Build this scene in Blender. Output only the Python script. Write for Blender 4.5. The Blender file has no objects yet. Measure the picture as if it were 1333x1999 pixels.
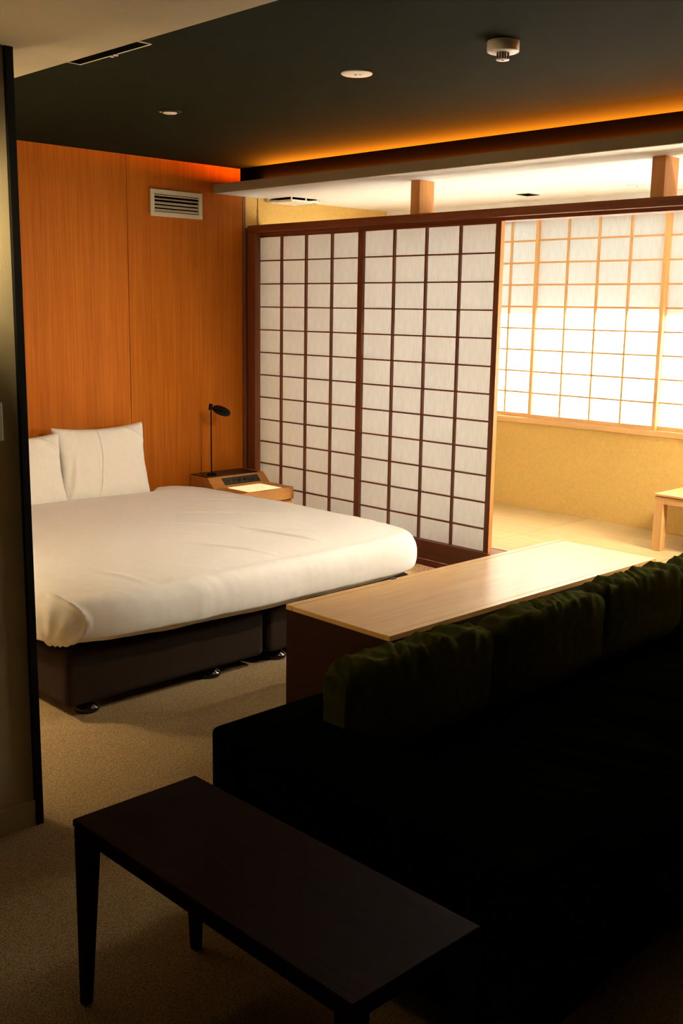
import bpy, math, random
from mathutils import Matrix, Vector, noise
random.seed(7)
S = bpy.context.scene
COL = S.collection

# ------------------------------------------------------------------ camera
FW = Vector((0.68729595, 0.70182395, -0.18726296))
RT = Vector((0.71638684, -0.69754089, 0.01505301))
UP = Vector((0.120059, 0.14449859, 0.98219448))
cd = bpy.data.cameras.new('camera'); cam = bpy.data.objects.new('camera', cd); COL.objects.link(cam)
cd.sensor_fit = 'HORIZONTAL'; cd.sensor_width = 36.0; cd.lens = 2075.35 / 1333 * 36.0
cd.clip_start = 0.02
cam.matrix_world = Matrix(((RT.x, UP.x, -FW.x, 0), (RT.y, UP.y, -FW.y, 0), (RT.z, UP.z, -FW.z, 1.56), (0, 0, 0, 1)))
S.camera = cam

# ------------------------------------------------------------------ light and exposure
world = bpy.data.worlds.new('overcast_sky'); S.world = world; world.use_nodes = True
wb = world.node_tree.nodes['Background']
wb.inputs[0].default_value = (1.0, 0.94, 0.84, 1); wb.inputs[1].default_value = 88.0
S.view_settings.view_transform = 'Standard'; S.view_settings.look = 'None'
S.view_settings.exposure = -0.02; S.view_settings.gamma = 1.0; S.view_settings.use_curve_mapping = False
S.cycles.max_bounces = 10; S.cycles.diffuse_bounces = 7; S.cycles.transmission_bounces = 8
S.cycles.use_guiding = True; S.cycles.filter_width = 1.2
S.cycles.sample_clamp_indirect = 12.0

# warm strip in the ceiling cove: a real lamp lying on the ledge, shining up
def area_lamp(name, loc, rot, sx, sy, energy, color):
    l = bpy.data.lights.new(name, 'AREA'); l.shape = 'RECTANGLE'; l.size = sx; l.size_y = sy
    l.energy = energy; l.color = color
    o = bpy.data.objects.new(name, l); COL.objects.link(o); o.location = loc; o.rotation_euler = rot
    return o
COVE_W = 260.0
FLOOR_FILL_W = 44.0
HALL_FILL_W = 16.0
SPOT_FILL_W = 290.0
LANTERN_FILL_W = 155.0

# ------------------------------------------------------------------ materials
def nt(name):
    m = bpy.data.materials.new(name); m.use_nodes = True
    n = m.node_tree; b = n.nodes['Principled BSDF']
    return m, n, b
def lk(n, a, b): n.links.new(a, b)
def mat(name, col, rough=0.6, metal=0.0, spec=0.5, noise_amt=0.0, scale=20.0, bump=0.0, bscale=None, coat=0.0, sheen=0.0, emit=None, estr=0.0):
    m, n, b = nt(name)
    b.inputs['Base Color'].default_value = (*col, 1); b.inputs['Roughness'].default_value = rough
    b.inputs['Metallic'].default_value = metal; b.inputs['Specular IOR Level'].default_value = spec
    b.inputs['Coat Weight'].default_value = coat
    if sheen:
        b.inputs['Sheen Weight'].default_value = sheen; b.inputs['Sheen Tint'].default_value = (.75, .80, .35, 1)
    if emit:
        b.inputs['Emission Color'].default_value = (*emit, 1); b.inputs['Emission Strength'].default_value = estr
    tc = n.nodes.new('ShaderNodeTexCoord')
    if noise_amt:
        t = n.nodes.new('ShaderNodeTexNoise'); t.inputs['Scale'].default_value = scale; t.inputs['Detail'].default_value = 6
        lk(n, tc.outputs['Object'], t.inputs['Vector'])
        r = n.nodes.new('ShaderNodeValToRGB')
        r.color_ramp.elements[0].position = 0.3; r.color_ramp.elements[1].position = 0.7
        r.color_ramp.elements[0].color = (*[c * (1 - noise_amt) for c in col], 1)
        r.color_ramp.elements[1].color = (*[min(1, c * (1 + noise_amt)) for c in col], 1)
        lk(n, t.outputs['Fac'], r.inputs['Fac']); lk(n, r.outputs['Color'], b.inputs['Base Color'])
    if bump:
        t2 = n.nodes.new('ShaderNodeTexNoise'); t2.inputs['Scale'].default_value = bscale or scale; t2.inputs['Detail'].default_value = 5
        lk(n, tc.outputs['Object'], t2.inputs['Vector'])
        bp = n.nodes.new('ShaderNodeBump'); bp.inputs['Strength'].default_value = bump; bp.inputs['Distance'].default_value = 0.004
        lk(n, t2.outputs['Fac'], bp.inputs['Height']); lk(n, bp.outputs['Normal'], b.inputs['Normal'])
    return m
def wood(name, c0, c1, axis='Z', scale=60.0, rough=0.45, spec=0.5, bump=0.12, stretch=0.03, coat=0.0):
    """fine straight grain running along `axis` (object coordinates)"""
    m, n, b = nt(name)
    b.inputs['Roughness'].default_value = rough; b.inputs['Specular IOR Level'].default_value = spec
    b.inputs['Coat Weight'].default_value = coat; b.inputs['Coat Roughness'].default_value = 0.22
    tc = n.nodes.new('ShaderNodeTexCoord'); mp = n.nodes.new('ShaderNodeMapping')
    sc = [1.0, 1.0, 1.0]; sc['XYZ'.index(axis)] = stretch
    mp.inputs['Scale'].default_value = sc
    lk(n, tc.outputs['Object'], mp.inputs['Vector'])
    t = n.nodes.new('ShaderNodeTexNoise'); t.inputs['Scale'].default_value = scale; t.inputs['Detail'].default_value = 8
    t.inputs['Roughness'].default_value = 0.65
    lk(n, mp.outputs['Vector'], t.inputs['Vector'])
    t2 = n.nodes.new('ShaderNodeTexNoise'); t2.inputs['Scale'].default_value = scale * 0.12; t2.inputs['Detail'].default_value = 3
    lk(n, mp.outputs['Vector'], t2.inputs['Vector'])
    mx = n.nodes.new('ShaderNodeMath'); mx.operation = 'MULTIPLY_ADD'; mx.inputs[1].default_value = 0.65
    ad = n.nodes.new('ShaderNodeMath'); ad.operation = 'MULTIPLY'; ad.inputs[1].default_value = 0.35
    lk(n, t2.outputs['Fac'], ad.inputs[0]); lk(n, t.outputs['Fac'], mx.inputs[0]); lk(n, ad.outputs[0], mx.inputs[2])
    r = n.nodes.new('ShaderNodeValToRGB')
    r.color_ramp.elements[0].position = 0.36; r.color_ramp.elements[1].position = 0.64
    r.color_ramp.elements[0].color = (*c0, 1); r.color_ramp.elements[1].color = (*c1, 1)
    lk(n, mx.outputs[0], r.inputs['Fac']); lk(n, r.outputs['Color'], b.inputs['Base Color'])
    bp = n.nodes.new('ShaderNodeBump'); bp.inputs['Strength'].default_value = bump; bp.inputs['Distance'].default_value = 0.002
    lk(n, t.outputs['Fac'], bp.inputs['Height']); lk(n, bp.outputs['Normal'], b.inputs['Normal'])
    return m
def paper_mat(name, col, trans):
    """washi: part diffuse reflection, part diffuse transmission, faint vertical fibres"""
    m = bpy.data.materials.new(name); m.use_nodes = True; n = m.node_tree; n.nodes.clear()
    out = n.nodes.new('ShaderNodeOutputMaterial'); mix = n.nodes.new('ShaderNodeMixShader')
    d = n.nodes.new('ShaderNodeBsdfDiffuse'); t = n.nodes.new('ShaderNodeBsdfTranslucent')
    tc = n.nodes.new('ShaderNodeTexCoord'); mp = n.nodes.new('ShaderNodeMapping'); mp.inputs['Scale'].default_value = (1, 1, 0.15)
    nz = n.nodes.new('ShaderNodeTexNoise'); nz.inputs['Scale'].default_value = 90; nz.inputs['Detail'].default_value = 6
    lk(n, tc.outputs['Object'], mp.inputs['Vector']); lk(n, mp.outputs['Vector'], nz.inputs['Vector'])
    r = n.nodes.new('ShaderNodeValToRGB'); r.color_ramp.elements[0].position = .3; r.color_ramp.elements[1].position = .7
    r.color_ramp.elements[0].color = (*[c * 0.9 for c in col], 1); r.color_ramp.elements[1].color = (*col, 1)
    lk(n, nz.outputs['Fac'], r.inputs['Fac'])
    lk(n, r.outputs['Color'], d.inputs['Color']); lk(n, r.outputs['Color'], t.inputs['Color'])
    mix.inputs[0].default_value = trans
    lk(n, d.outputs[0], mix.inputs[1]); lk(n, t.outputs[0], mix.inputs[2]); lk(n, mix.outputs[0], out.inputs[0])
    return m
def glass_mat(name):
    m = bpy.data.materials.new(name); m.use_nodes = True; n = m.node_tree; n.nodes.clear()
    out = n.nodes.new('ShaderNodeOutputMaterial'); mix = n.nodes.new('ShaderNodeMixShader')
    t = n.nodes.new('ShaderNodeBsdfTransparent'); g = n.nodes.new('ShaderNodeBsdfGlossy'); g.inputs['Roughness'].default_value = 0.02
    t.inputs['Color'].default_value = (.94, .96, .95, 1)
    f = n.nodes.new('ShaderNodeFresnel'); f.inputs['IOR'].default_value = 1.45
    lk(n, f.outputs[0], mix.inputs[0]); lk(n, t.outputs[0], mix.inputs[1]); lk(n, g.outputs[0], mix.inputs[2]); lk(n, mix.outputs[0], out.inputs[0])
    return m

M = {}
M['veneer'] = wood('orange_wood_veneer', (.36, .085, .003), (.53, .150, .006), 'Z', 90, rough=.5, spec=.1, bump=.10, stretch=.02)
M['screen_wood'] = wood('red_brown_screen_wood', (.16, .040, .010), (.26, .075, .020), 'Z', 120, rough=.5, bump=.08)
M['screen_wood_y'] = wood('red_brown_rail_wood', (.16, .040, .010), (.26, .075, .020), 'Y', 120, rough=.5, bump=.08)
M['pale_wood'] = wood('pale_cypress_wood', (.62, .33, .11), (.76, .45, .18), 'Z', 90, rough=.5, bump=.06)
M['pale_wood_y'] = wood('pale_cypress_rail', (.62, .33, .11), (.76, .45, .18), 'Y', 90, rough=.5, bump=.06)
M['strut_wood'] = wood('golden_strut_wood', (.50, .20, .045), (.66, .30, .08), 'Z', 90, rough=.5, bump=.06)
M['oak_top'] = wood('satin_oak_top', (.62, .33, .085), (.78, .46, .13), 'X', 150, rough=.38, bump=.06, stretch=.04, coat=.6)
M['dark_oak'] = wood('dark_stained_oak', (.022, .006, .002), (.036, .010, .003), 'X', 110, rough=.6, spec=.1, bump=.10, stretch=.04)
M['walnut'] = wood('dark_red_walnut', (.010, .0018, .0006), (.022, .0045, .0014), 'Y', 120, rough=.7, spec=.04, bump=.08, stretch=.04)
M['night_wood'] = wood('honey_wood', (.50, .20, .035), (.66, .29, .06), 'X', 110, rough=.45, bump=.06)
M['screen_paper'] = paper_mat('screen_paper', (.81, .82, .82), 0.275)
M['window_paper'] = paper_mat('window_paper', (.90, .90, .88), 0.5)
M['blind'] = paper_mat('blind_cloth', (.34, .37, .38), 0.215)
M['glass'] = glass_mat('window_glass')
M['dark_ceiling'] = mat('dark_olive_ceiling', (.0100, .0120, .0042), .95, spec=.05, noise_amt=.05, scale=6, bump=.08, bscale=180)
M['cove_board'] = mat('dark_brown_cove_board', (.0035, .0025, .001), 1.0, spec=.0, bump=.05, bscale=180)
M['cream'] = mat('cream_plaster', (.50, .42, .27), .9, noise_amt=.03, scale=5, bump=.12, bscale=220)
M['white_ceiling'] = mat('white_ceiling_paint', (.82, .83, .80), .9, noise_amt=.02, scale=4, bump=.06, bscale=200)
M['slab'] = mat('cream_slab_paint', (.32, .27, .18), .85, noise_amt=.03, scale=5, bump=.05, bscale=200)
M['gold_wall'] = mat('golden_sand_plaster', (.62, .40, .12), .95, spec=.2, noise_amt=.06, scale=60, bump=.5, bscale=350)
M['dim_wall'] = mat('brown_room_wall', (.05, .03, .015), .9, bump=.1, bscale=150)
M['carpet'] = mat('brown_loop_carpet', (.35, .245, .125), 1.0, spec=.1, noise_amt=.55, scale=210, bump=.55, bscale=240)
M['tatami'] = wood('tatami_weave', (.44, .31, .13), (.55, .41, .19), 'Y', 260, rough=.75, spec=.3, bump=.25, stretch=.05)
M['cloth'] = mat('white_cotton', (.88, .86, .83), .85, spec=.2, noise_amt=.02, scale=40, bump=.12, bscale=400)
M['pillow_cloth'] = mat('white_pillow_cotton', (.82, .78, .71), .85, spec=.2, noise_amt=.02, scale=40, bump=.15, bscale=300)
M['base_cloth'] = mat('dark_brown_upholstery', (.024, .013, .007), .95, spec=.2, noise_amt=.2, scale=300, bump=.4, bscale=600)
M['velvet'] = mat('green_velvet_shaded', (.0018, .0022, .0006), 1.0, spec=.0, noise_amt=.25, scale=30, bump=.2, bscale=500, sheen=.0)  # same velvet as the cushions, blackened for the shade on frame and seat
M['velvet_lit'] = mat('green_velvet_lit', (.072, .078, .022), 1.0, spec=.0, noise_amt=.25, scale=30, bump=.2, bscale=500)  # same velvet, lightened to stand for the light on the cushion tops
M['black'] = mat('matt_black_metal', (.0035, .003, .0025), .6, spec=.2, bump=0)
M['black_plastic'] = mat('glossy_black_plastic', (.010, .009, .008), .2)
M['black_glass'] = mat('black_stone_top', (.020, .012, .008), .35)
M['panel_grey'] = mat('dark_control_panel', (.035, .032, .028), .5)
M['ivory'] = mat('ivory_painted_metal', (.66, .60, .46), .5)
M['white_plastic'] = mat('white_plastic', (.80, .77, .70), .4)
M['dark_cavity'] = mat('dark_cavity', (.003, .0025, .002), 1.0, spec=0)
M['brown_plastic'] = mat('brown_plastic_ring', (.10, .065, .035), .5)
M['glow'] = mat('lit_glass_inlay', (.9, .8, .5), .4, emit=(1.0, .70, .34), estr=1.0)
M['led'] = mat('warm_strip_diffuser', (.9, .8, .6), .5)

# ------------------------------------------------------------------ building helpers
def wloc(o):
    v = Vector((0, 0, 0))
    while o is not None: v = v + Vector(o.location); o = o.parent
    return v
class MB:
    def __init__(s): s.v = []; s.f = []; s.sm = []
    def quad_box(s, x0, x1, y0, y1, z0, z1):
        b = len(s.v)
        s.v += [(x0, y0, z0), (x1, y0, z0), (x1, y1, z0), (x0, y1, z0), (x0, y0, z1), (x1, y0, z1), (x1, y1, z1), (x0, y1, z1)]
        for q in ((3, 2, 1, 0), (4, 5, 6, 7), (0, 1, 5, 4), (1, 2, 6, 5), (2, 3, 7, 6), (3, 0, 4, 7)):
            s.f.append(tuple(b + i for i in q)); s.sm.append(False)
        return s
    def prism(s, pts, n0, n1, axis):
        """polygon `pts` (2-D, ccw) extruded along axis from n0 to n1"""
        b = len(s.v); k = len(pts)
        def P(p, t):
            return {'X': (t, p[0], p[1]), 'Y': (p[0], t, p[1]), 'Z': (p[0], p[1], t)}[axis]
        s.v += [P(p, n0) for p in pts] + [P(p, n1) for p in pts]
        s.f.append(tuple(b + i for i in range(k))[::-1]); s.sm.append(False)
        s.f.append(tuple(b + k + i for i in range(k))); s.sm.append(False)
        for i in range(k):
            j = (i + 1) % k; s.f.append((b + i, b + j, b + k + j, b + k + i)); s.sm.append(False)
        return s
    def lathe(s, prof, c=(0, 0, 0), seg=40, mtx=None, smooth=True):
        """profile [(r, z)] turned round Z, closed at r = 0 ends"""
        b = len(s.v)
        for r, z in prof:
            for k in range(seg):
                a = 2 * math.pi * k / seg
                p = Vector((r * math.cos(a), r * math.sin(a), z))
                if mtx: p = mtx @ p
                s.v.append(tuple(p + Vector(c)))
        for i in range(len(prof) - 1):
            for k in range(seg):
                k2 = (k + 1) % seg
                s.f.append((b + i * seg + k, b + i * seg + k2, b + (i + 1) * seg + k2, b + (i + 1) * seg + k)); s.sm.append(smooth)
        s.f.append(tuple(b + k for k in range(seg))[::-1]); s.sm.append(False)
        s.f.append(tuple(b + (len(prof) - 1) * seg + k for k in range(seg))); s.sm.append(False)
        return s
    def tube(s, p0, p1, r0, r1=None, seg=16):
        r1 = r0 if r1 is None else r1
        p0 = Vector(p0); p1 = Vector(p1); d = (p1 - p0)
        q = d.to_track_quat('Z', 'Y').to_matrix()
        b = len(s.v)
        for p, r in ((p0, r0), (p1, r1)):
            for k in range(seg):
                a = 2 * math.pi * k / seg
                s.v.append(tuple(p + q @ Vector((r * math.cos(a), r * math.sin(a), 0))))
        for k in range(seg):
            k2 = (k + 1) % seg; s.f.append((b + k, b + k2, b + seg + k2, b + seg + k)); s.sm.append(True)
        s.f.append(tuple(b + k for k in range(seg))[::-1]); s.sm.append(False)
        s.f.append(tuple(b + seg + k for k in range(seg))); s.sm.append(False)
        return s
    def grid(s, fn, nu, nv, closed_u=False):
        b = len(s.v)
        for i in range(nu + (0 if closed_u else 1)):
            for j in range(nv + 1): s.v.append(tuple(fn(i / nu, j / nv)))
        w = nv + 1
        for i in range(nu):
            i2 = (i + 1) % nu if closed_u else i + 1
            for j in range(nv):
                s.f.append((b + i * w + j, b + i2 * w + j, b + i2 * w + j + 1, b + i * w + j + 1)); s.sm.append(True)
        return s
    def mesh(s, name, m, origin=(0, 0, 0)):
        me = bpy.data.meshes.new(name)
        ox, oy, oz = origin
        me.from_pydata([(x - ox, y - oy, z - oz) for x, y, z in s.v], [], s.f)
        me.polygons.foreach_set('use_smooth', s.sm); me.materials.append(m); me.update()
        return me
    def build(s, name, m, parent=None, bevel=0.0, seg=2, **tags):
        base = wloc(parent) if parent else Vector((0, 0, 0))
        if parent is None and s.v:
            xs = [p[0] for p in s.v]; ys = [p[1] for p in s.v]; zs = [p[2] for p in s.v]
            own = Vector(((min(xs) + max(xs)) / 2, (min(ys) + max(ys)) / 2, min(zs)))
        else: own = Vector((0, 0, 0))
        me = s.mesh(name, m, base + own)
        o = bpy.data.objects.new(name, me); COL.objects.link(o); o.location = own
        if parent: o.parent = parent
        if bevel:
            bv = o.modifiers.new('bevel', 'BEVEL'); bv.width = bevel; bv.segments = seg; bv.limit_method = 'ANGLE'
            bv.harden_normals = False
        for k, v in tags.items(): o[k] = v
        return o
def box(x0, x1, y0, y1, z0, z1): return MB().quad_box(x0, x1, y0, y1, z0, z1)
def place(name, me, loc, parent):
    o = bpy.data.objects.new(name, me); COL.objects.link(o); o.parent = parent
    o.location = Vector(loc) - wloc(parent); return o
def thing(name, label, cat, loc, group=None):
    o = bpy.data.objects.new(name, None); COL.objects.link(o); o.location = loc; o.empty_display_size = .1
    o['label'] = label; o['category'] = cat
    if group: o['group'] = group
    return o
def st(o): o['kind'] = 'structure'; return o
def sempty(name, loc):
    o = bpy.data.objects.new(name, None); COL.objects.link(o); o.location = loc; o['kind'] = 'structure'; o.empty_display_size = .1
    return o

# ------------------------------------------------------------------ room dimensions (metres, camera at x=y=0)
YW = 5.45          # headboard wall
XS = 4.45          # line of the sliding screens
XWIN = 5.74        # window wall face
H = 2.42           # dark ceiling
HT = 2.252         # ceiling of the mat room
HS = 2.236         # lowered entrance ceiling
ZT = 0.28          # mat floor
YB, YE = -1.4, 1.3 # wall behind the camera, end wall of the mat room
XL = 0.55          # bedroom left wall
WZ0, WZ1 = 0.875, 2.165

# ------------------------------------------------------------------ structure
st(box(-1.4, XS + .05, YB - .1, YW + .1, -.08, 0).build('floor', M['carpet']))
# dark ceiling
st(box(-1.4, 4.40, YB - .1, YW + .1, H, H + .1).build('ceiling', M['dark_ceiling']))
st(box(-1.4, 1.668, YB - .1, YW, HS, H).build('ceiling', M['cream']))
# slab over the mat room, its edge showing under the cove
st(box(4.20, XWIN + .2, YB, YW + .1, HT, HT + .053).build('ceiling', M['white_ceiling']))
st(box(4.185, 4.20, YB, YW - .001, HT, HT + .053).build('trim_1', M['slab'], bevel=.002))
st(box(4.40, 4.43, YB - .1, YW + .1, HT + .053, H + .1).build('trim_2', M['cove_board']))

# headboard wall: backing and big veneer panels with shadow joints
wb_ = st(box(-1.4, 4.44, YW + .012, YW + .12, 0, H).build('wall_back', M['dark_cavity']))
PX = [(.50, 1.515), (1.5175, 2.535), (2.5375, 3.5575), (3.560, 4.415)]
for a, b in PX:
    box(a, b, YW, YW + .012, .0, H - .002).build('wall_panel', M['veneer'], wb_, bevel=.0015)
st(box(4.4165, XS - .012, YW - .004, YW + .1, 0, HT).build('trim_3', M['screen_wood']))
# wall at the far end of the mat room
st(box(XS - .013, XS + .046, YW + .001, YW + .12, 0, 2.06).build('wall_back', M['screen_wood']))
st(box(XS - .013, XS + .046, YW + .001, YW + .12, 2.06, HT).build('wall_back', M['gold_wall']))
st(box(XS + .046, XWIN + .2, YW + .001, YW + .12, 0, HT).build('wall_back', M['gold_wall']))
st(box(XS + .09, XWIN, YW - .008, YW + .002, ZT, HT).build('wall_back', M['gold_wall']))
# window wall with its opening
WY0, WY1 = 2.306, 5.02
ww = MB()
ww.quad_box(XWIN, XWIN + .18, YE - .1, YW + .1, 0, WZ0 - .03)
ww.quad_box(XWIN, XWIN + .18, YE - .1, YW + .1, WZ1 + .03, H)
ww.quad_box(XWIN, XWIN + .18, WY1 + .03, YW + .1, WZ0 - .03, WZ1 + .03)
ww.quad_box(XWIN, XWIN + .18, YE - .1, WY0 - .03, WZ0 - .03, WZ1 + .03)
st(ww.build('wall_right', M['gold_wall']))
st(box(XWIN - .004, XWIN, YE, YW - .008, WZ1 + .031, HT).build('trim_13', M['white_ceiling']))
st(box(XS, XWIN + .2, YE - .1, YE, 0, HT).build('wall_front', M['gold_wall']))
# shell round the living side, behind and beside the camera
st(box(-1.4, XS + .1, YB - .1, YB, 0, H).build('wall_front', M['dim_wall']))
st(box(-1.5, -1.4, YB - .1, YW + .1, 0, H).build('wall_left', M['dim_wall']))
st(box(XS, XS + .1, YB - .1, YE, 0, HT).build('wall_right', M['dim_wall']))
st(box(XL - .08, XL, 2.92, YW, 0, HS).build('wall_left', M['cream']))

# partition with its black end strip, baseboard and switch
st(box(-1.4, 1.4485, 2.798, 2.91, 0, HS).build('wall_left', M['cream']))
st(box(-1.4, 1.4485, 2.789, 2.7975, 0.0, .082).build('baseboard_left', M['cream'], bevel=.001))
st(box(1.449, 1.4725, 2.785, 2.915, 0, HS).build('trim_4', M['black'], bevel=.001))

# mat room floor: plinth, sill, mats
st(box(XS + .075, XWIN, YE, YW, 0, ZT - .06).build('floor', M['carpet']))
mats = st(box(XS + .10, XWIN, YE, YW - .01, ZT - .06, ZT - .052).build('floor', M['dark_cavity']))
ys = [YE, 1.83, 2.727, 3.63, 4.53, YW - .01]
for a, b in zip(ys, ys[1:]):
    box(XS + .155, XWIN - .002, a + .0012, b - .0012, ZT - .052, ZT).build('tatami_mat', M['tatami'], mats, bevel=.003)
sill = st(box(XS + .02, XS + .154, YE, YW - .01, .168, ZT - .004).build('trim_5', M['screen_wood_y'], bevel=.002))
st(box(XS + .035, XS + .10, YE, YW - .01, .125, .1675).build('trim_6', M['screen_wood_y'], bevel=.002))

# lintel, wall post, short struts up to the ceiling
lt = MB(); lt.quad_box(XS, XS + .14, YE, YW - .006, 2.033, 2.075)
st(lt.build('trim_7', M['screen_wood_y'], bevel=.002))
st(box(XS + .045, XS + .135, YE, YW - .06, 2.016, 2.0325).build('trim_8', M['screen_wood_y']))
st(box(XS, XS + .045, YW - .085, YW - .009, 0, 2.0325).build('trim_9', M['screen_wood'], bevel=.002))
for i, (y0, y1) in enumerate(((3.985, 4.050), (2.530, 2.597))):
    st(box(XS + .006, XS + .125, y0, y1, 2.0755, HT).build('trim_%d' % (10 + i), M['strut_wood'], bevel=.0015))

# window: timber frame, sill, glass
wn = sempty('window_1', (XWIN + .1, (WY0 + WY1) / 2, WZ0))
fr = MB()
fr.quad_box(XWIN - .012, XWIN + .18, WY0 - .03, WY1 + .03, WZ0 - .03, WZ0 + .004)
fr.build('window_sill', M['pale_wood_y'], wn, bevel=.002)
fr = MB(); fr.quad_box(XWIN - .012, XWIN + .18, WY0 - .03, WY1 + .03, WZ1 - .004, WZ1 + .03)
fr.build('window_head', M['pale_wood_y'], wn, bevel=.002)
for a, b in ((WY0 - .03, WY0), (WY1, WY1 + .03)):
    box(XWIN - .012, XWIN + .18, a, b, WZ0 + .004, WZ1 - .004).build('window_jamb', M['pale_wood'], wn, bevel=.002)
box(XWIN + .15, XWIN + .154, WY0, WY1, WZ0 + .004, WZ1 - .004).build('window_pane', M['glass'], wn)

# ------------------------------------------------------------------ paper screens
def lattice_screen(label, group, xf, y0, y1, z0, z1, rows, cols, ys_in, zs_in, wv, wr, depth, bar_v, bar_h, mv, mh, mp, name, kdepth=.018, blind=None):
    """one sliding screen: frame y0..y1, z0..z1; lattice panes inside ys_in, zs_in; faces -X"""
    t = thing(name, label, 'screen', (xf + depth / 2, (y0 + y1) / 2, z0), group)
    ya, yb = ys_in; za, zb = zs_in
    for a, b in ((y0, ya), (yb, y1)):
        box(xf, xf + depth, a, b, z0, z1).build('stile', mv, t, bevel=.0012)
    for a, b in ((z0, za), (zb, z1)):
        box(xf + .0005, xf + depth - .0005, ya, yb, a, b).build('rail', mh, t, bevel=.0012)
    xk0 = xf + .004; xk1 = xk0 + kdepth
    vm = box(0, kdepth, -bar_v / 2, bar_v / 2, za - z0, zb - z0).mesh('vertical_bar', mv)
    hm = box(0.002, kdepth, 0, yb - ya, -bar_h / 2, bar_h / 2).mesh('horizontal_bar', mh)
    for c in range(1, cols):
        place('vertical_bar', vm, (xk0, ya + (yb - ya) * c / cols, z0), t)
    for r in range(1, rows):
        place('horizontal_bar', hm, (xk0 + .0005, ya, za + (zb - za) * r / rows), t)
    pw = (yb - ya) / cols; ph = (zb - za) / rows
    pm = box(0, .0004, 0, pw - .0004, 0, ph - .0004).mesh('paper_pane', mp)
    # single-sheet panes (no thickness) so that light crosses one layer only
    pm.clear_geometry(); pm.from_pydata([(0, 0.0002, 0.0002), (0, pw - .0002, 0.0002), (0, pw - .0002, ph - .0002), (0, 0.0002, ph - .0002)], [], [(0, 3, 2, 1)])
    if not pm.materials: pm.materials.append(mp)
    for c in range(cols):
        for r in range(rows):
            place('paper_pane', pm, (xk1 + .0006, ya + pw * c, za + ph * r), t)
    return t
SZ0, SZ1 = ZT - .003, 2.016
RR = dict(rows=12, cols=4, wv=0, wr=0, depth=.030, bar_v=.010, bar_h=.0075, mv=M['screen_wood'], mh=M['screen_wood_y'], mp=M['screen_paper'])
# nearer right-hand screen and the one behind it, against the wall post
rs = lattice_screen('right-hand tall paper sliding screen, nearest the open mat room', 'sliding screens beside the bed',
               4.490, 3.452, 4.480, .184, SZ1, ys_in=(3.485, 4.443), zs_in=(.256, 2.004), name='sliding_screen', **RR)
lattice_screen('left-hand tall paper sliding screen, against the post of the wooden wall', 'sliding screens beside the bed',
               4.524, 4.484, 5.4485, .184, SZ1, ys_in=(4.516, 5.436), zs_in=(.256, 2.004), name='sliding_screen', **RR)
box(4.4905, 4.5195, 3.4502, 3.4519, .186, SZ1 - .002).build('lit_edge_strip', M['strut_wood'], rs, label='stile edge, coloured paler for the window light on it')  # window-lit side of the stile, painted as a strip of paler wood
# window screens
PW = 0.8535
WR = dict(rows=9, cols=4, wv=0, wr=0, depth=.026, bar_v=.0120, bar_h=.0105, mv=M['pale_wood'], mh=M['pale_wood_y'], mp=M['window_paper'], kdepth=.014)
wl = ['pale lattice paper window screen half hidden behind the tall sliding screens',
      'pale four-column lattice paper screen in the middle of the window',
      'pale lattice paper window screen cut off by the right picture edge']
edges = [(4.110, 5.018), (3.212, 4.136), (2.310, 3.236)]
for i, (a, b) in enumerate(edges):
    xf = XWIN + (.030 if i % 2 == 0 else .002)
    lattice_screen(wl[i], 'paper screens across the window', xf, a, b, WZ0 + .005, WZ1 - .005,
                   ys_in=(a + .024, b - .024), zs_in=(WZ0 + .028, WZ1 - .016), name='window_screen', **WR)
# blind drawn half down behind the screens
bt = thing('roller_blind', 'grey-green cloth blind drawn half down behind the window screens', 'blind', (XWIN + .075, 3.66, WZ1 - .01))
bm_ = MB(); bm_.v = [(XWIN + .064, WY0 + .005, 1.552), (XWIN + .064, WY1 - .005, 1.552), (XWIN + .064, WY1 - .005, WZ1 - .006), (XWIN + .064, WY0 + .005, WZ1 - .006)]
bm_.f = [(0, 3, 2, 1)]; bm_.sm = [False]; bm_.build('blind_cloth', M['blind'], bt)
MB().tube((XWIN + .085, WY0 + .01, WZ1 - .03), (XWIN + .085, WY1 - .01, WZ1 - .03), .018).build('roller_tube', M['ivory'], bt)
box(XWIN + .060, XWIN + .068, WY0 + .005, WY1 - .005, 1.545, 1.556).build('bottom_bar', M['ivory'], bt, bevel=.001)

# ------------------------------------------------------------------ cove light
ct = thing('cove_light', 'thin warm light strip hidden on the ledge above the paper screens', 'light', (4.38, 2.6, HT + .053))
box(4.376, 4.398, .3, YW - .02, HT + .053, HT + .060).build('channel', M['ivory'], ct)
lo = area_lamp('strip_lamp', (0, 0, 0), (math.pi, 0, 0), .004, YW - .56, COVE_W, (1.0, .24, .012))
lo.parent = ct; lo.location = (.0165, (YW + .10) / 2 - 2.6, .0095)

# ------------------------------------------------------------------ bed
bed = thing('bed', 'wide low bed with dark brown fabric bases under white bedding', 'bed', (2.85, 4.4, 0))
BY0, BY1 = 3.435, 5.40
for a, b in ((1.93, 2.905), (2.925, 3.86)):
    box(a, b, BY0, BY1, .055, .275).build('bed_base', M['base_cloth'], bed, bevel=.028, seg=4)
def foot(x, y):
    MB().lathe([(.012, .0), (.045, .0), (.05, .008), (.048, .02), (.026, .034), (.022, .056)], (x, y, 0), 24).build('foot', M['black_plastic'], bed)
for x in (2.06, 2.66, 3.035, 3.70):
    for y in (3.515, 5.2): foot(x, y)

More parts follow.
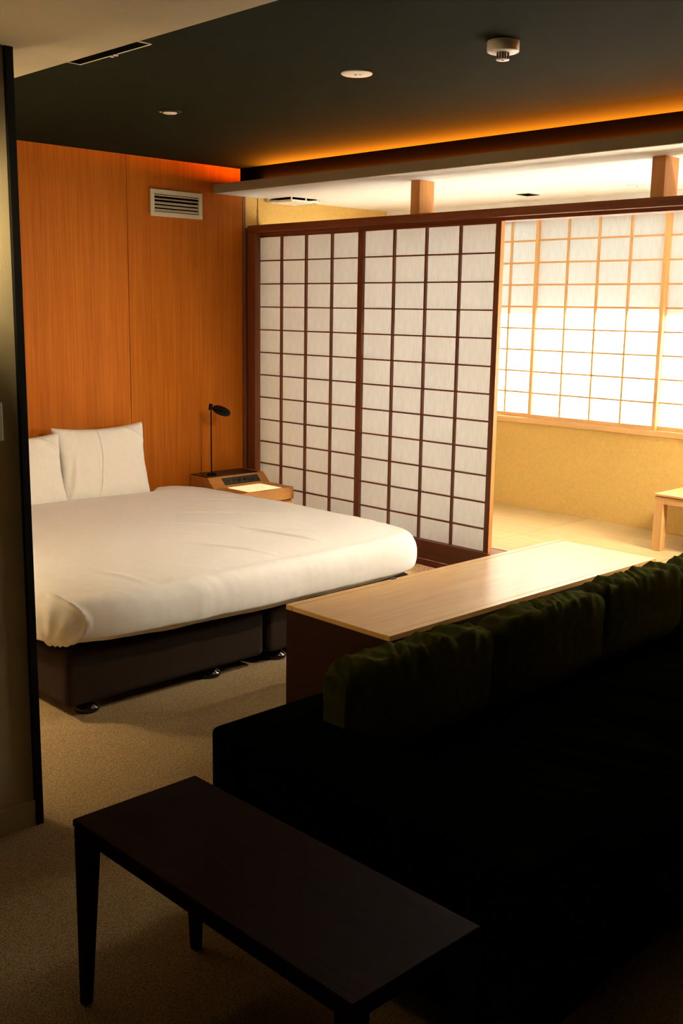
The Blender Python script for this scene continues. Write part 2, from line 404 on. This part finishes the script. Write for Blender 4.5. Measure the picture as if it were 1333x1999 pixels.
# the white cover: swollen rounded slab with creases, tucked under at the foot
DX0, DX1, DY0, DY1 = 1.805, 3.905, 3.305, 5.33
def nz(x, y, z, s, seed=0.0): return noise.noise(Vector((x * s + seed, y * s + seed * 1.7, z * s)))
def seg_dist(px, py, a, b):
    ax, ay = a; bx, by = b; dx, dy = bx - ax, by - ay
    t = max(0, min(1, ((px - ax) * dx + (py - ay) * dy) / (dx * dx + dy * dy)))
    return math.hypot(px - ax - t * dx, py - ay - t * dy), t
creases = [((2.05, 4.15), (2.32, 3.75), .004, .014), ((2.55, 4.30), (3.05, 3.62), .003, .02), ((2.9, 4.25), (3.55, 3.45), .0035, .022),
           ((3.05, 4.5), (3.7, 3.9), .003, .02), ((2.75, 3.8), (3.02, 3.32), .004, .012), ((3.15, 3.9), (3.32, 3.32), .005, .012),
           ((3.2, 5.0), (3.8, 4.4), .003, .03), ((2.2, 3.6), (2.3, 3.32), .003, .015)]
def cover():
    mb = MB(); zb, zt = .279, .515
    cx, cy = (DX0 + DX1) / 2, (DY0 + DY1) / 2; hx, hy = (DX1 - DX0) / 2, (DY1 - DY0) / 2
    def pt(u, v):
        # u round the outline, v from the top centre (0) over the rim (.62) down to the under-tuck (1)
        a = 2 * math.pi * u
        n = 9.0
        c, s_ = math.cos(a), math.sin(a)
        k = (abs(c) ** n + abs(s_) ** n) ** (-1 / n)
        ex, ey = c * k, s_ * k
        if v < .70:
            t = v / .70; rr = t ** .9; inset = .085
            x = cx + ex * (hx - inset) * rr; y = cy + ey * (hy - inset) * rr
            z = zt + .012 * (1 - rr ** 2) - .016 * max(0, rr - .8) / .2 * max(0, rr - .8) / .2
            nx, ny, nzz = 0, 0, 1
        else:
            t = (v - .70) / .30; th = t * math.pi * .93
            rx = .085; hgt = (zt - zb) / 2
            side = math.sin(th) ** .72; up = math.cos(th)
            l = math.hypot(ex * hx, ey * hy)
            x = cx + ex * (hx - rx) + ex * rx * side; y = cy + ey * (hy - rx) + ey * rx * side
            up = math.copysign(abs(up) ** .85, up)
            z = (zt + zb) / 2 - .004 + (hgt - .012) * up
            if up < -.55: # tuck inwards under the edge
                q = (-up - .55) / .45; x -= ex * .05 * q; y -= ey * .05 * q
            dl = math.hypot(ex, ey); nx, ny, nzz = ex / dl * side, ey / dl * side, up
        # broad swell, fine puckers down the sides, creases
        d = .010 * nz(x, y, z, 1.3, 3.1) + .004 * nz(x, y, z, 4.0, 9.0) + .0012 * nz(x, y, z, 16, 2.0)
        if v > .60:
            w = min(1, (v - .60) / .2)
            sx = x + y
            d += w * .0022 * nz(sx * 9, z * 1.2, 0, 1.0, 5.5) + w * .0016 * nz(sx * 26, z * 2, 0, 1.0, 1.5)
        if v < .86:
            for a_, b_, h_, wd in creases:
                dd, tt = seg_dist(x, y, a_, b_)
                if dd < wd * 3: d += 1.7 * h_ * math.exp(-(dd / wd) ** 2) * math.sin(math.pi * min(1, tt + .15))
        # gathered corner fold at the foot, left
        q = math.hypot(x - 1.86, y - 3.36)
        if q < .22 and v > .60:
            an = math.atan2(z - .30, (x - 1.80) - (y - 3.36))
            d += .0045 * math.sin(an * 9) * (1 - q / .22) * min(1, (v - .60) / .15) * max(0, min(1, (z - .32) / .08))
        ff = abs((x - 1.965) + .11 * ((z - .41) / .12) ** 2)
        if y < 3.50 and ff < .03 and v > .66: d += .018 * math.exp(-(ff / .009) ** 2)
        # the foot corner on the left hangs lower
        hang = 0.0
        if z < .42: hang = .016 * math.exp(-((x - 1.98) / .42) ** 2) * (.42 - z) / .14 * (1 if y < 4.2 else 0)
        if z < .42: hang -= .010 * math.exp(-((x - 3.0) / .4) ** 2) * (.42 - z) / .14
        if y > 5.08 and x < 3.62 and z > .4:   # the pillows press into it
            k1 = min(1, (y - 5.08) / .10); k2 = min(1, (3.62 - x) / .08)
            hang -= .058 * k1 * k1 * (3 - 2 * k1) * k2
        return (x + nx * d, y + ny * d, z + nzz * d + hang)
    mb.grid(pt, 720, 150, closed_u=True)
    return mb
du = cover().build('duvet', M['cloth'], label='smooth white cover tucked over the wide bed', category='duvet')

# pillows leaning on the wooden wall
def pillow(label, cx, cy, w, h, th, seed, tilt, seam):
    t = thing('pillow', label, 'pillow', (cx, cy, .515), 'white pillows at the head of the bed')
    def shell(sgn):
        def f(u, v):
            a = u * 2 - 1; b = v * 2 - 1
            e = (1 - a ** 4) ** .5 if abs(a) < 1 else 0; g = (1 - b ** 4) ** .5 if abs(b) < 1 else 0
            # drawn-in edges, pointed corners
            px = a * w / 2 * (1 - .075 * (1 - b * b)); pz = b * h / 2 * (1 - (.11 if b > 0 else -.03) * (1 - a * a))
            d = th / 2 * (e * g) ** .75
            wr = (1 - (e * g)) * .010 * nz(a * 2.2, b * 2.2, sgn, 2.2, seed) + .006 * nz(a, b, sgn, 2.0, seed + 4)
            fold = .020 * math.exp(-((a + .74 - .10 * b) / .05) ** 2) * (1 if b < .35 else 0) * math.exp(-((b + .35) / .5) ** 2)
            fold += .014 * math.exp(-((a + b - 1.45) / .06) ** 2) * (a > .2) * (b > .2)
            sm = .004 * math.exp(-((a - seam - .08 * b * b * -1) / .012) ** 2)
            d += e * g * (wr * 1.2 + fold + sm)
            return (px, -sgn * d, pz + h / 2)
        return f
    mb = MB()
    R = Matrix.Rotation(tilt, 3, 'X')
    for sgn in (1, -1):
        f = shell(sgn)
        g = (lambda f: (lambda u, v: tuple(R @ Vector(f(u, v)) + Vector((cx, cy, .462)))))(f)
        mb.grid(g, 90, 60) if sgn == 1 else mb.grid(lambda u, v: g(1 - u, v), 90, 60)
    mb.build('pillow_case', M['pillow_cloth'], t)
    # corded closing seam down the front
    f = shell(1); pts = []
    sb = MB(); N = 30; prev = None
    for k in range(N + 1):
        v = .02 + .96 * k / N; u = (seam + .14 * ((1 - 2 * v) - 1) * -.5 * (1) + 1) / 2 - .035 * (2 * v - 1) ** 2
        p = R @ (Vector(f(u, v)) + Vector((0, -.0006, 0))) + Vector((cx, cy, .462))
        if prev is not None: sb.tube(prev, p, .0028, seg=8)
        prev = p
    sb.build('piping', M['pillow_cloth'], t)
    return t
pillow('white pillow at right, its seam and pointed corner against the wooden wall', 3.262, 5.275, .60, .430, .135, 2.0, -.17, -.20)
pillow('left white pillow, cut off by the black-edged partition', 2.685, 5.225, .60, .410, .13, 7.0, -.20, -.1)

# ------------------------------------------------------------------ bedside cabinet
ns = thing('bedside_cabinet', 'honey-coloured bedside cabinet with sloping control console beside the bed', 'cabinet', (4.21, 5.2, 0))
NX0, NX1 = 3.985, 4.440
box(NX0, NX1, 4.972, YW - .006, .375, .45).build('top_box', M['night_wood'], ns, bevel=.0015)
box(NX0 + .004, NX1 - .004, 4.99, YW - .006, .10, .372).build('body', M['night_wood'], ns, bevel=.001)
dr = box(NX0 + .012, NX1 - .012, 4.9735, 4.9895, .125, .362).build('drawer', M['night_wood'], ns, bevel=.0015)
box(NX0 + .14, NX1 - .14, 4.966, 4.9745, .338, .354).build('handle', M['dark_cavity'], dr)
con = MB().prism([(5.205, .4505), (5.27, .512), (YW - .006, .512), (YW - .006, .4505)], NX0, NX1, 'X').build('console', M['night_wood'], ns, bevel=.001)
box(NX0 + .002, NX1 - .05, 5.272, YW - .006, .5125, .519).build('stone_top', M['black_glass'], ns, bevel=.001)
# sloping control strip
sl = math.atan2(.0615, .065)
def slope_pt(x, s, n): # s up the slope, n off it
    c, q = math.cos(sl), math.sin(sl)
    return (x, 5.205 + s * c - n * q, .4505 + s * q + n * c)
pm = MB()
L = math.hypot(.0615, .065)
def slope_box(mb, x0, x1, s0, s1, n0, n1):
    b = len(mb.v)
    for n in (n0, n1):
        for x, s in ((x0, s0), (x1, s0), (x1, s1), (x0, s1)): mb.v.append(slope_pt(x, s, n))
    for q in ((3, 2, 1, 0), (4, 5, 6, 7), (0, 1, 5, 4), (1, 2, 6, 5), (2, 3, 7, 6), (3, 0, 4, 7)):
        mb.f.append(tuple(b + i for i in q)); mb.sm.append(False)
slope_box(pm, 4.085, 4.375, .018, L - .016, -.002, .002)
cp = pm.build('control_panel', M['panel_grey'], ns)
for x in (4.125, 4.165):
    kb = MB(); p0 = slope_pt(x, L / 2, .0015); p1 = slope_pt(x, L / 2, .007); kb.tube(p0, p1, .005, .0045, 20); kb.build('button', M['black_plastic'], cp)
kb = MB(); kb.tube(slope_pt(4.21, L / 2, .0015), slope_pt(4.21, L / 2, .012), .012, .011, 28); kb.build('knob', M['black_plastic'], cp)
for x in (4.255, 4.29, 4.325):
    kb = MB(); slope_box(kb, x - .010, x + .010, L / 2 - .007, L / 2 + .007, .0021, .0035); kb.build('button', M['black_plastic'], cp)
box(4.085, 4.350, 4.985, 5.195, .4502, .4518).build('light_panel', M['glow'], ns, label='glowing glass inlay')

# lamp on the console
lp = thing('reading_lamp', 'slim black reading lamp with a tilted disc head on the bedside cabinet', 'lamp', (4.064, 5.33, .519))
MB().lathe([(.030, 0), (.030, .006), (.027, .009), (.006, .010)], (4.064, 5.33, .5195), 36).build('base', M['black'], lp)
MB().tube((4.064, 5.33, .529), (4.064, 5.33, .945), .0042, seg=16).build('pole', M['black'], lp)
hn = (Vector((-.61, -.79, .09)) * .40 + (RT * .34 + UP * .94) * .90).normalized()
hm = hn.to_track_quat('Z', 'Y').to_matrix()
MB().lathe([(.01, -.011), (.054, -.011), (.058, -.007), (.059, .002), (.056, .008), (.042, .012), (.01, .014)], (4.122, 5.300, .924), 48, hm).build('lamp_head', M['black'], lp)
MB().tube((4.058, 5.33, .930), (4.062, 5.328, .968), .013, .011, 20).build('joint', M['black'], lp)

# ------------------------------------------------------------------ long low cabinet at the foot of the bed
cb = thing('low_cabinet', 'long low oak-topped cabinet between the bed and the sofa', 'cabinet', (3.43, 2.63, 0))
CX0, CX1, CY0, CY1, CZ = 2.552, 4.318, 2.362, 2.896, .470
box(CX0 + .001, CX1 - .001, CY0 + .001, CY1 - .001, 0, CZ - .020).build('body', M['dark_oak'], cb, bevel=.0015)
rim = MB(); G = .030
rim.quad_box(CX0, CX1, CY0, CY0 + G, CZ - .0195, CZ)
rim.build('front_edging', M['oak_top'], cb, bevel=.001)
rim = MB(); rim.quad_box(CX0, CX1, CY1 - G, CY1, CZ - .0195, CZ); rim.build('back_edging', M['oak_top'], cb, bevel=.001)
box(CX0, CX1, CY0 + G + .0025, CY1 - G - .0025, CZ - .0195, CZ - .0008).build('top_panel', M['oak_top'], cb, bevel=.001)
box(3.122, 3.148, CY1 - .012, CY1 + .001, CZ - .004, CZ + .0035).build('cable_clip', M['black_plastic'], cb)

# ------------------------------------------------------------------ sofa
sf = thing('sofa', 'long dark green velvet sofa filling the shadowed foreground', 'sofa', (3.1, 1.6, 0))
SX0, SX1 = 1.602, 4.28
fz = .480
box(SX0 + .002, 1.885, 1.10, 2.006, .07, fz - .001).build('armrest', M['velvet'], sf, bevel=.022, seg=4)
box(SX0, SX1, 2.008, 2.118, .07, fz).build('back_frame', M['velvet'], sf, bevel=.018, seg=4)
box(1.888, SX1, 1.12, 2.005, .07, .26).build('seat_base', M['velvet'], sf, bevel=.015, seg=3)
for x in (1.66, 2.95, 4.2):
    for y in (1.18, 2.05):
        MB().tube((x, y, .0), (x, y, .07), .018, .022).build('leg', M['black'], sf)
def superpad(x0, x1, y0, y1, z0, z1, seed, n=5.0, wr=.006, lean=0.0, crease=0.0):
    cx, cy, cz = (x0 + x1) / 2, (y0 + y1) / 2, (z0 + z1) / 2; a, b, c = (x1 - x0) / 2, (y1 - y0) / 2, (z1 - z0) / 2
    def f(u, v):
        th = u * 2 * math.pi; ph = (v - .5) * math.pi
        d = Vector((math.cos(ph) * math.cos(th), math.cos(ph) * math.sin(th), math.sin(ph)))
        k = (abs(d.x) ** n + abs(d.y) ** 3.0 + abs(d.z) ** n)
        k = k ** (-1 / n) if k > 1 else k ** (-1 / 3.6)
        p = Vector((d.x * k, d.y * k, d.z * k))
        p.x = max(-1, min(1, p.x)); p.z = max(-1, min(1, p.z)); p.y = max(-1, min(1, p.y))
        q = 1 + wr * 3 * nz(p.x * a * 6, p.y * b * 6, p.z * c * 6, 1.0, seed)
        X = cx + p.x * a * q; Y = cy + p.y * b * q; Z = cz + p.z * c
        top = max(0, (p.z - .45) / .55)
        # short gathers running off the top seam
        g = nz(X * 17 + Y * 5, seed, Z * 3, 1.0, seed)
        Z += top * (.013 * g + crease * .010 * nz(X * 34 - Y * 26, seed * 2, 0, 1.0, seed)) - top * .016 * abs(p.x) ** 6
        Y += (1 - abs(p.z)) * 0 + lean * (Z - z0)
        Y -= (.006 * nz(X * 22, seed, Z * 5, 1.0, seed)) * max(0, p.z)
        return (X, Y, Z)
    return f
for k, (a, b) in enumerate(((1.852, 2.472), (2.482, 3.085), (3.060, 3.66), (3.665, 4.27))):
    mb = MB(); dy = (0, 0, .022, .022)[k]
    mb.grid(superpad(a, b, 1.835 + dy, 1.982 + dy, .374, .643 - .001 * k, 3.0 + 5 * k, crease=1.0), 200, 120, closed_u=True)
    mb.build('back_cushion', M['velvet_lit'], sf)
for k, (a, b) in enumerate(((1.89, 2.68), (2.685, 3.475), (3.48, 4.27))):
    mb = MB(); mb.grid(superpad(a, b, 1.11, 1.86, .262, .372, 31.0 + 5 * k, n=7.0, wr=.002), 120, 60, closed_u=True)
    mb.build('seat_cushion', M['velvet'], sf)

# ------------------------------------------------------------------ narrow table in the foreground
bn = thing('side_table', 'narrow dark walnut side table in the foreground beside the sofa', 'table', (1.27, 1.52, 0))
TX0, TX1, TY0, TY1, TZ = 1.102, 1.436, 1.083, 1.957, .450
box(TX0, TX1, TY0, TY1, TZ - .018, TZ).build('table_top', M['walnut'], bn, bevel=.0035, seg=3)
for x, sx in ((TX0 + .024, 1), (TX1 - .024, -1)):
    for y, sy in ((TY0 + .024, 1), (TY1 - .024, -1)):
        b = MB(); r0, r1 = .022, .011; base = len(b.v)
        ox, oy = -sx * (r0 - r1), -sy * (r0 - r1)
        b.v += [(x + ox - r1, y + oy - r1, 0), (x + ox + r1, y + oy - r1, 0), (x + ox + r1, y + oy + r1, 0), (x + ox - r1, y + oy + r1, 0),
                (x - r0, y - r0, TZ - .0185), (x + r0, y - r0, TZ - .0185), (x + r0, y + r0, TZ - .0185), (x - r0, y + r0, TZ - .0185)]
        for q in ((3, 2, 1, 0), (4, 5, 6, 7), (0, 1, 5, 4), (1, 2, 6, 5), (2, 3, 7, 6), (3, 0, 4, 7)): b.f.append(q); b.sm.append(False)
        b.build('leg', M['walnut'], bn, bevel=.002)
for a in (TX0 + .006, TX1 - .018):
    box(a, a + .012, TY0 + .048, TY1 - .048, TZ - .040, TZ - .0185).build('apron', M['walnut'], bn)
for a in (TY0 + .006, TY1 - .018):
    box(TX0 + .048, TX1 - .048, a, a + .012, TZ - .040, TZ - .0185).build('apron', M['walnut'], bn)

# ------------------------------------------------------------------ low table on the mats
tt = thing('low_table', 'low pale wooden table on the straw mats under the window', 'table', (5.47, 2.35, ZT))
LX0, LX1, LY0, LY1, LZ = 5.236, 5.70, 1.75, 2.905, .597
box(LX0, LX1, LY0, LY1, LZ - .012, LZ).build('table_top', M['pale_wood_y'], tt, bevel=.0015)
LG = .052
for x in (LX0 + .004, LX1 - .004 - LG):
    for y in (LY0 + .004, LY1 - .004 - LG):
        box(x, x + LG, y, y + LG, ZT, LZ - .016).build('leg', M['pale_wood'], tt, bevel=.0015)
for x in (LX0 + .006, LX1 - .028):
    box(x, x + .022, LY0 + .004 + LG, LY1 - .004 - LG, LZ - .055, LZ - .016).build('apron', M['pale_wood_y'], tt, bevel=.001)
for y in (LY0 + .006, LY1 - .028):
    box(LX0 + .004 + LG, LX1 - .004 - LG, y, y + .022, LZ - .055, LZ - .016).build('apron', M['pale_wood_y'], tt, bevel=.001)
box(LX0 + .012, LX1 - .012, LY0 + .012, LY1 - .012, LZ - .016, LZ - .012).build('shadow_gap', M['screen_wood_y'], tt)  # dark layer standing for the shadow line under the table top

# ------------------------------------------------------------------ wall and ceiling fittings
vt = thing('wall_vent', 'ivory louvred air vent high on the orange wooden wall', 'vent', (3.90, YW, 2.085))
VX0, VX1, VZ0, VZ1 = 3.715, 4.092, 2.087, 2.241
f = MB(); w = .026
for q in ((VX0, VX1, VZ0, VZ0 + w), (VX0, VX1, VZ1 - w, VZ1), (VX0, VX0 + w, VZ0 + w, VZ1 - w), (VX1 - w, VX1, VZ0 + w, VZ1 - w)):
    f.quad_box(q[0], q[1], YW - .014, YW - .0005, q[2], q[3])
f.build('frame', M['ivory'], vt, bevel=.0015)
box(VX0 + w, VX1 - w, YW - .003, YW - .0008, VZ0 + w, VZ1 - w).build('backing', M['dark_cavity'], vt)
for k in range(5):
    z = VZ0 + w + .010 + k * .0205
    tilt = (.006 if k < 3 else .001)
    MB().prism([(YW - .013, z - .005 + (0 if k < 3 else .004)), (YW - .0115, z - .0065 + (0 if k < 3 else .004)), (YW - .004, z + .004), (YW - .0055, z + .007)], VX0 + w, VX1 - w, 'X').build('louvre', M['ivory'], vt)

sd = thing('heat_detector', 'round white fire detector hanging from the dark ceiling at top right', 'detector', (2.920, 2.267, H))
MB().lathe([(.030, .0), (.046, .0), (.052, .003), (.052, .034), (.050, .0355), (.03, .036)], (2.920, 2.267, H - .036), 48).build('body', M['white_plastic'], sd)
for k in range(12):
    a = 2 * math.pi * k / 12 + .1
    MB().tube((2.920 + .0185 * math.cos(a), 2.267 + .0185 * math.sin(a), H - .055), (2.920 + .0185 * math.cos(a), 2.267 + .0185 * math.sin(a), H - .036), .0022, seg=8).build('cage_post', M['brown_plastic'], sd)
MB().lathe([(.004, 0), (.013, 0), (.013, .017), (.004, .017)], (2.920, 2.267, H - .053), 24).build('sensor', M['white_plastic'], sd)
MB().lathe([(.005, 0), (.021, 0), (.022, .002), (.020, .004), (.005, .004)], (2.920, 2.267, H - .059), 32).build('cap', M['white_plastic'], sd)
MB().lathe([(.002, 0), (.004, 0), (.004, .001), (.002, .001)], (2.920, 2.267, H - .0598), 16).build('sensor_dot', M['dark_cavity'], sd)

em = thing('ceiling_disc', 'flush round white ceiling fitting near the middle of the dark ceiling', 'light', (2.9435, 2.961, H))
MB().lathe([(.01, 0), (.055, 0), (.0585, .002), (.059, .005), (.01, .005)], (2.9435, 2.961, H - .005), 56).build('cover', M['white_plastic'], em)
MB().lathe([(.002, 0), (.0055, 0), (.0055, .002), (.002, .002)], (2.9415, 2.965, H - .0062), 20).build('lens', M['brown_plastic'], em)
for dx, dy in ((.006, -.008), (.010, -.012)):
    MB().lathe([(.001, 0), (.0026, 0), (.0026, .002), (.001, .002)], (2.9435 + dx, 2.961 + dy, H - .0062), 14).build('indicator', M['brown_plastic'], em)

dl = thing('downlight', 'small recessed black-rimmed downlight in the dark ceiling above the bed', 'light', (2.937, 4.138, H))
MB().lathe([(.037, .0), (.052, .0), (.055, .002), (.055, .004), (.037, .004)], (2.937, 4.138, H - .004), 48).build('rim', M['black'], dl)
MB().lathe([(.004, 0), (.030, .0), (.032, .003), (.004, .003)], (2.948, 4.152, H - .0072), 40).build('lamp_lens', M['white_plastic'], dl)
MB().lathe([(.002, 0), (.006, .0), (.006, .003), (.002, .003)], (2.905, 4.162, H - .0062), 20).build('pivot', M['ivory'], dl)

sv = thing('slot_vent', 'long narrow dark slot vent along the edge of the cream lowered ceiling', 'vent', (2.13, 3.375, H))
a0, a1, b0, b1 = 2.085, 2.168, 3.150, 3.602
f = MB(); w = .004
for q in ((a0, a1, b0, b0 + w), (a0, a1, b1 - w, b1), (a0, a0 + w, b0 + w, b1 - w), (a1 - w, a1, b0 + w, b1 - w)):
    f.quad_box(q[0], q[1], q[2], q[3], H - .004, H - .0002)
f.build('frame', M['ivory'], sv)
box(a0 + w, a1 - w, b0 + w, b1 - w, H - .002, H - .0004).build('slot', M['dark_cavity'], sv)
for y in (3.362, 3.388):
    box(a1 - .010, a1 + .002, y - .006, y + .006, H - .009, H - .0045).build('latch', M['white_plastic'], sv, bevel=.001)

cs = thing('ceiling_grille', 'square white air grille with dark openings near the mat room corner', 'vent', (4.73, 5.32, HT))
X0, X1, Y0, Y1 = 4.60, 4.86, 5.19, 5.43
f = MB(); w = .016
for q in ((X0, X1, Y0, Y0 + w), (X0, X1, Y1 - w, Y1), (X0, X0 + w, Y0 + w, Y1 - w), (X1 - w, X1, Y0 + w, Y1 - w)):
    f.quad_box(q[0], q[1], q[2], q[3], HT - .026, HT - .016)
f.build('outer_frame', M['white_plastic'], cs, bevel=.001)
box(X0 + .02, X1 - .02, Y0 + .02, Y1 - .02, HT - .004, HT - .0005).build('opening', M['dark_cavity'], cs)
f = MB().quad_box(X0 + .04, X1 - .04, Y0 + .04, Y1 - .04, HT - .026, HT - .018)
f.build('centre_plate', M['white_plastic'], cs, bevel=.001)
for x in (X0 + .004, (X0 + X1) / 2 - .004, X1 - .012):
    for y in (Y0 + .004, Y1 - .012):
        box(x, x + .008, y, y + .008, HT - .016, HT - .0005).build('spacer_post', M['white_plastic'], cs)

qv = thing('ceiling_vent', 'tiny dark square vent in the white mat room ceiling', 'vent', (5.40, 3.962, HT))
box(5.345, 5.455, 3.915, 4.010, HT - .003, HT - .0003).build('frame', M['brown_plastic'], qv, bevel=.0005)
for k in range(4):
    y = 3.925 + k * .021
    box(5.352, 5.448, y, y + .014, HT - .0045, HT - .003).build('slat', M['dark_cavity'], qv)
dc = thing('ceiling_disc', 'pale round flush fitting in the white mat room ceiling beside the right strut', 'light', (5.387, 3.222, HT))
MB().lathe([(.01, 0), (.050, 0), (.0545, .002), (.055, .005), (.01, .005)], (5.387, 3.222, HT - .005), 48).build('cover', M['white_plastic'], dc)
MB().lathe([(.002, 0), (.005, 0), (.005, .002), (.002, .002)], (5.387, 3.222, HT - .0062), 16).build('lens', M['brown_plastic'], dc)

sw = thing('light_switch', 'ivory switch plate on the partition wall at the left picture edge', 'switch', (1.345, 2.798, 1.18))
box(1.285, 1.3995, 2.791, 2.7975, 1.182, 1.290).build('plate', M['white_plastic'], sw, bevel=.002)
for x in (1.312, 1.350):
    box(x, x + .024, 2.7885, 2.791, 1.215, 1.257).build('rocker', M['ivory'], sw, bevel=.001)

# ------------------------------------------------------------------ added fill lamps, unseen, outside the picture
fl = thing('fill_floor_lamp', 'added unseen drum-shade lamp behind the partition, warming the left of the bed', 'lamp', (1.22, 4.15, 0))  # unseen lamp added for warm light on the left of the bed
MB().lathe([(.02, 0), (.13, 0), (.13, .012), (.02, .018)], (1.22, 4.15, 0), 40).build('base', M['black'], fl)
MB().tube((1.22, 4.15, .015), (1.22, 4.15, 1.05), .008).build('pole', M['black'], fl)
sh = MB(); n_ = 40
sh.grid(lambda u, v: (1.22 + .15 * math.cos(6.28318 * u), 4.15 + .15 * math.sin(6.28318 * u), .98 + .24 * v), n_, 1, closed_u=True)
sh.build('lamp_shade', M['window_paper'], fl)
def fill_bulb(parent, loc, power, color, r=.03):
    l = bpy.data.lights.new('fill_bulb', 'POINT'); l.energy = power; l.color = color; l.shadow_soft_size = r
    o = bpy.data.objects.new('fill_bulb', l); COL.objects.link(o); o.parent = parent; o.location = Vector(loc) - wloc(parent); return o
fill_bulb(fl, (1.22, 4.15, 1.10), FLOOR_FILL_W, (1.0, .76, .44), .04)
hl = thing('fill_wall_lamp', 'added unseen half-round lamp brightening the partition, left of the picture', 'lamp', (1.14, 2.797, 1.70))  # unseen lamp added to brighten the partition, shaded towards the room
MB().lathe([(.004, 0), (.057, 0), (.057, .003), (.004, .003)], (1.14, 2.70, 1.684), 32).build('shade_floor', M['brown_plastic'], hl)
MB().lathe([(.004, 0), (.057, 0), (.057, .003), (.004, .003)], (1.14, 2.70, 1.796), 32).build('shade_lid', M['brown_plastic'], hl)
box(1.11, 1.17, 2.785, 2.7975, 1.70, 1.78).build('wall_plate', M['ivory'], hl, bevel=.002)
MB().tube((1.14, 2.785, 1.74), (1.14, 2.70, 1.74), .006).build('arm', M['ivory'], hl)
sh = MB(); sh.grid(lambda u, v: (1.14 + .06 * math.cos(math.pi + math.pi * u), 2.70 + .06 * math.sin(math.pi + math.pi * u), 1.68 + .12 * v), 32, 1)
sh.build('lamp_shade', M['brown_plastic'], hl)
fill_bulb(hl, (1.14, 2.70, 1.75), HALL_FILL_W, (1.0, .78, .42), .02)
dk = thing('downlight', 'added unseen ceiling spot above the sofa, brightening the bed', 'light', (3.7, 1.5, H))  # unseen spot added to brighten the bed and pillows
MB().lathe([(.037, .0), (.052, .0), (.055, .002), (.055, .004), (.037, .004)], (3.7, 1.5, H - .004), 40).build('rim', M['black'], dk)
sp = bpy.data.lights.new('fill_bulb', 'SPOT'); sp.energy = SPOT_FILL_W; sp.color = (1.0, .86, .66); sp.spot_size = 1.1; sp.spot_blend = 1.0; sp.shadow_soft_size = .05
so = bpy.data.objects.new('fill_bulb', sp); COL.objects.link(so); so.parent = dk; so.location = (0, 0, -.03)
so.rotation_euler = (Vector((2.9, 4.7, .65)) - Vector((3.7, 1.5, H - .03))).to_track_quat('-Z', 'Y').to_euler()

pl = thing('fill_lantern', 'added unseen round paper lantern brightening the mat room, right of the picture', 'lamp', (5.08, 2.15, 1.18))  # unseen lantern added to brighten the mat room and the bed foot
sh = MB(); sh.grid(lambda u, v: (5.08 + .13 * math.sin(math.pi * (.06 + .88 * v)) * math.cos(6.28318 * u), 2.15 + .13 * math.sin(math.pi * (.06 + .88 * v)) * math.sin(6.28318 * u), 1.18 - .13 * math.cos(math.pi * (.06 + .88 * v))), 32, 16, closed_u=True)
sh.build('lamp_shade', M['window_paper'], pl)
MB().tube((5.08, 2.15, 1.30), (5.08, 2.15, HT - .001), .003, seg=8).build('cord', M['black'], pl)
fill_bulb(pl, (5.08, 2.15, 1.19), LANTERN_FILL_W, (1.0, .91, .76), .04)
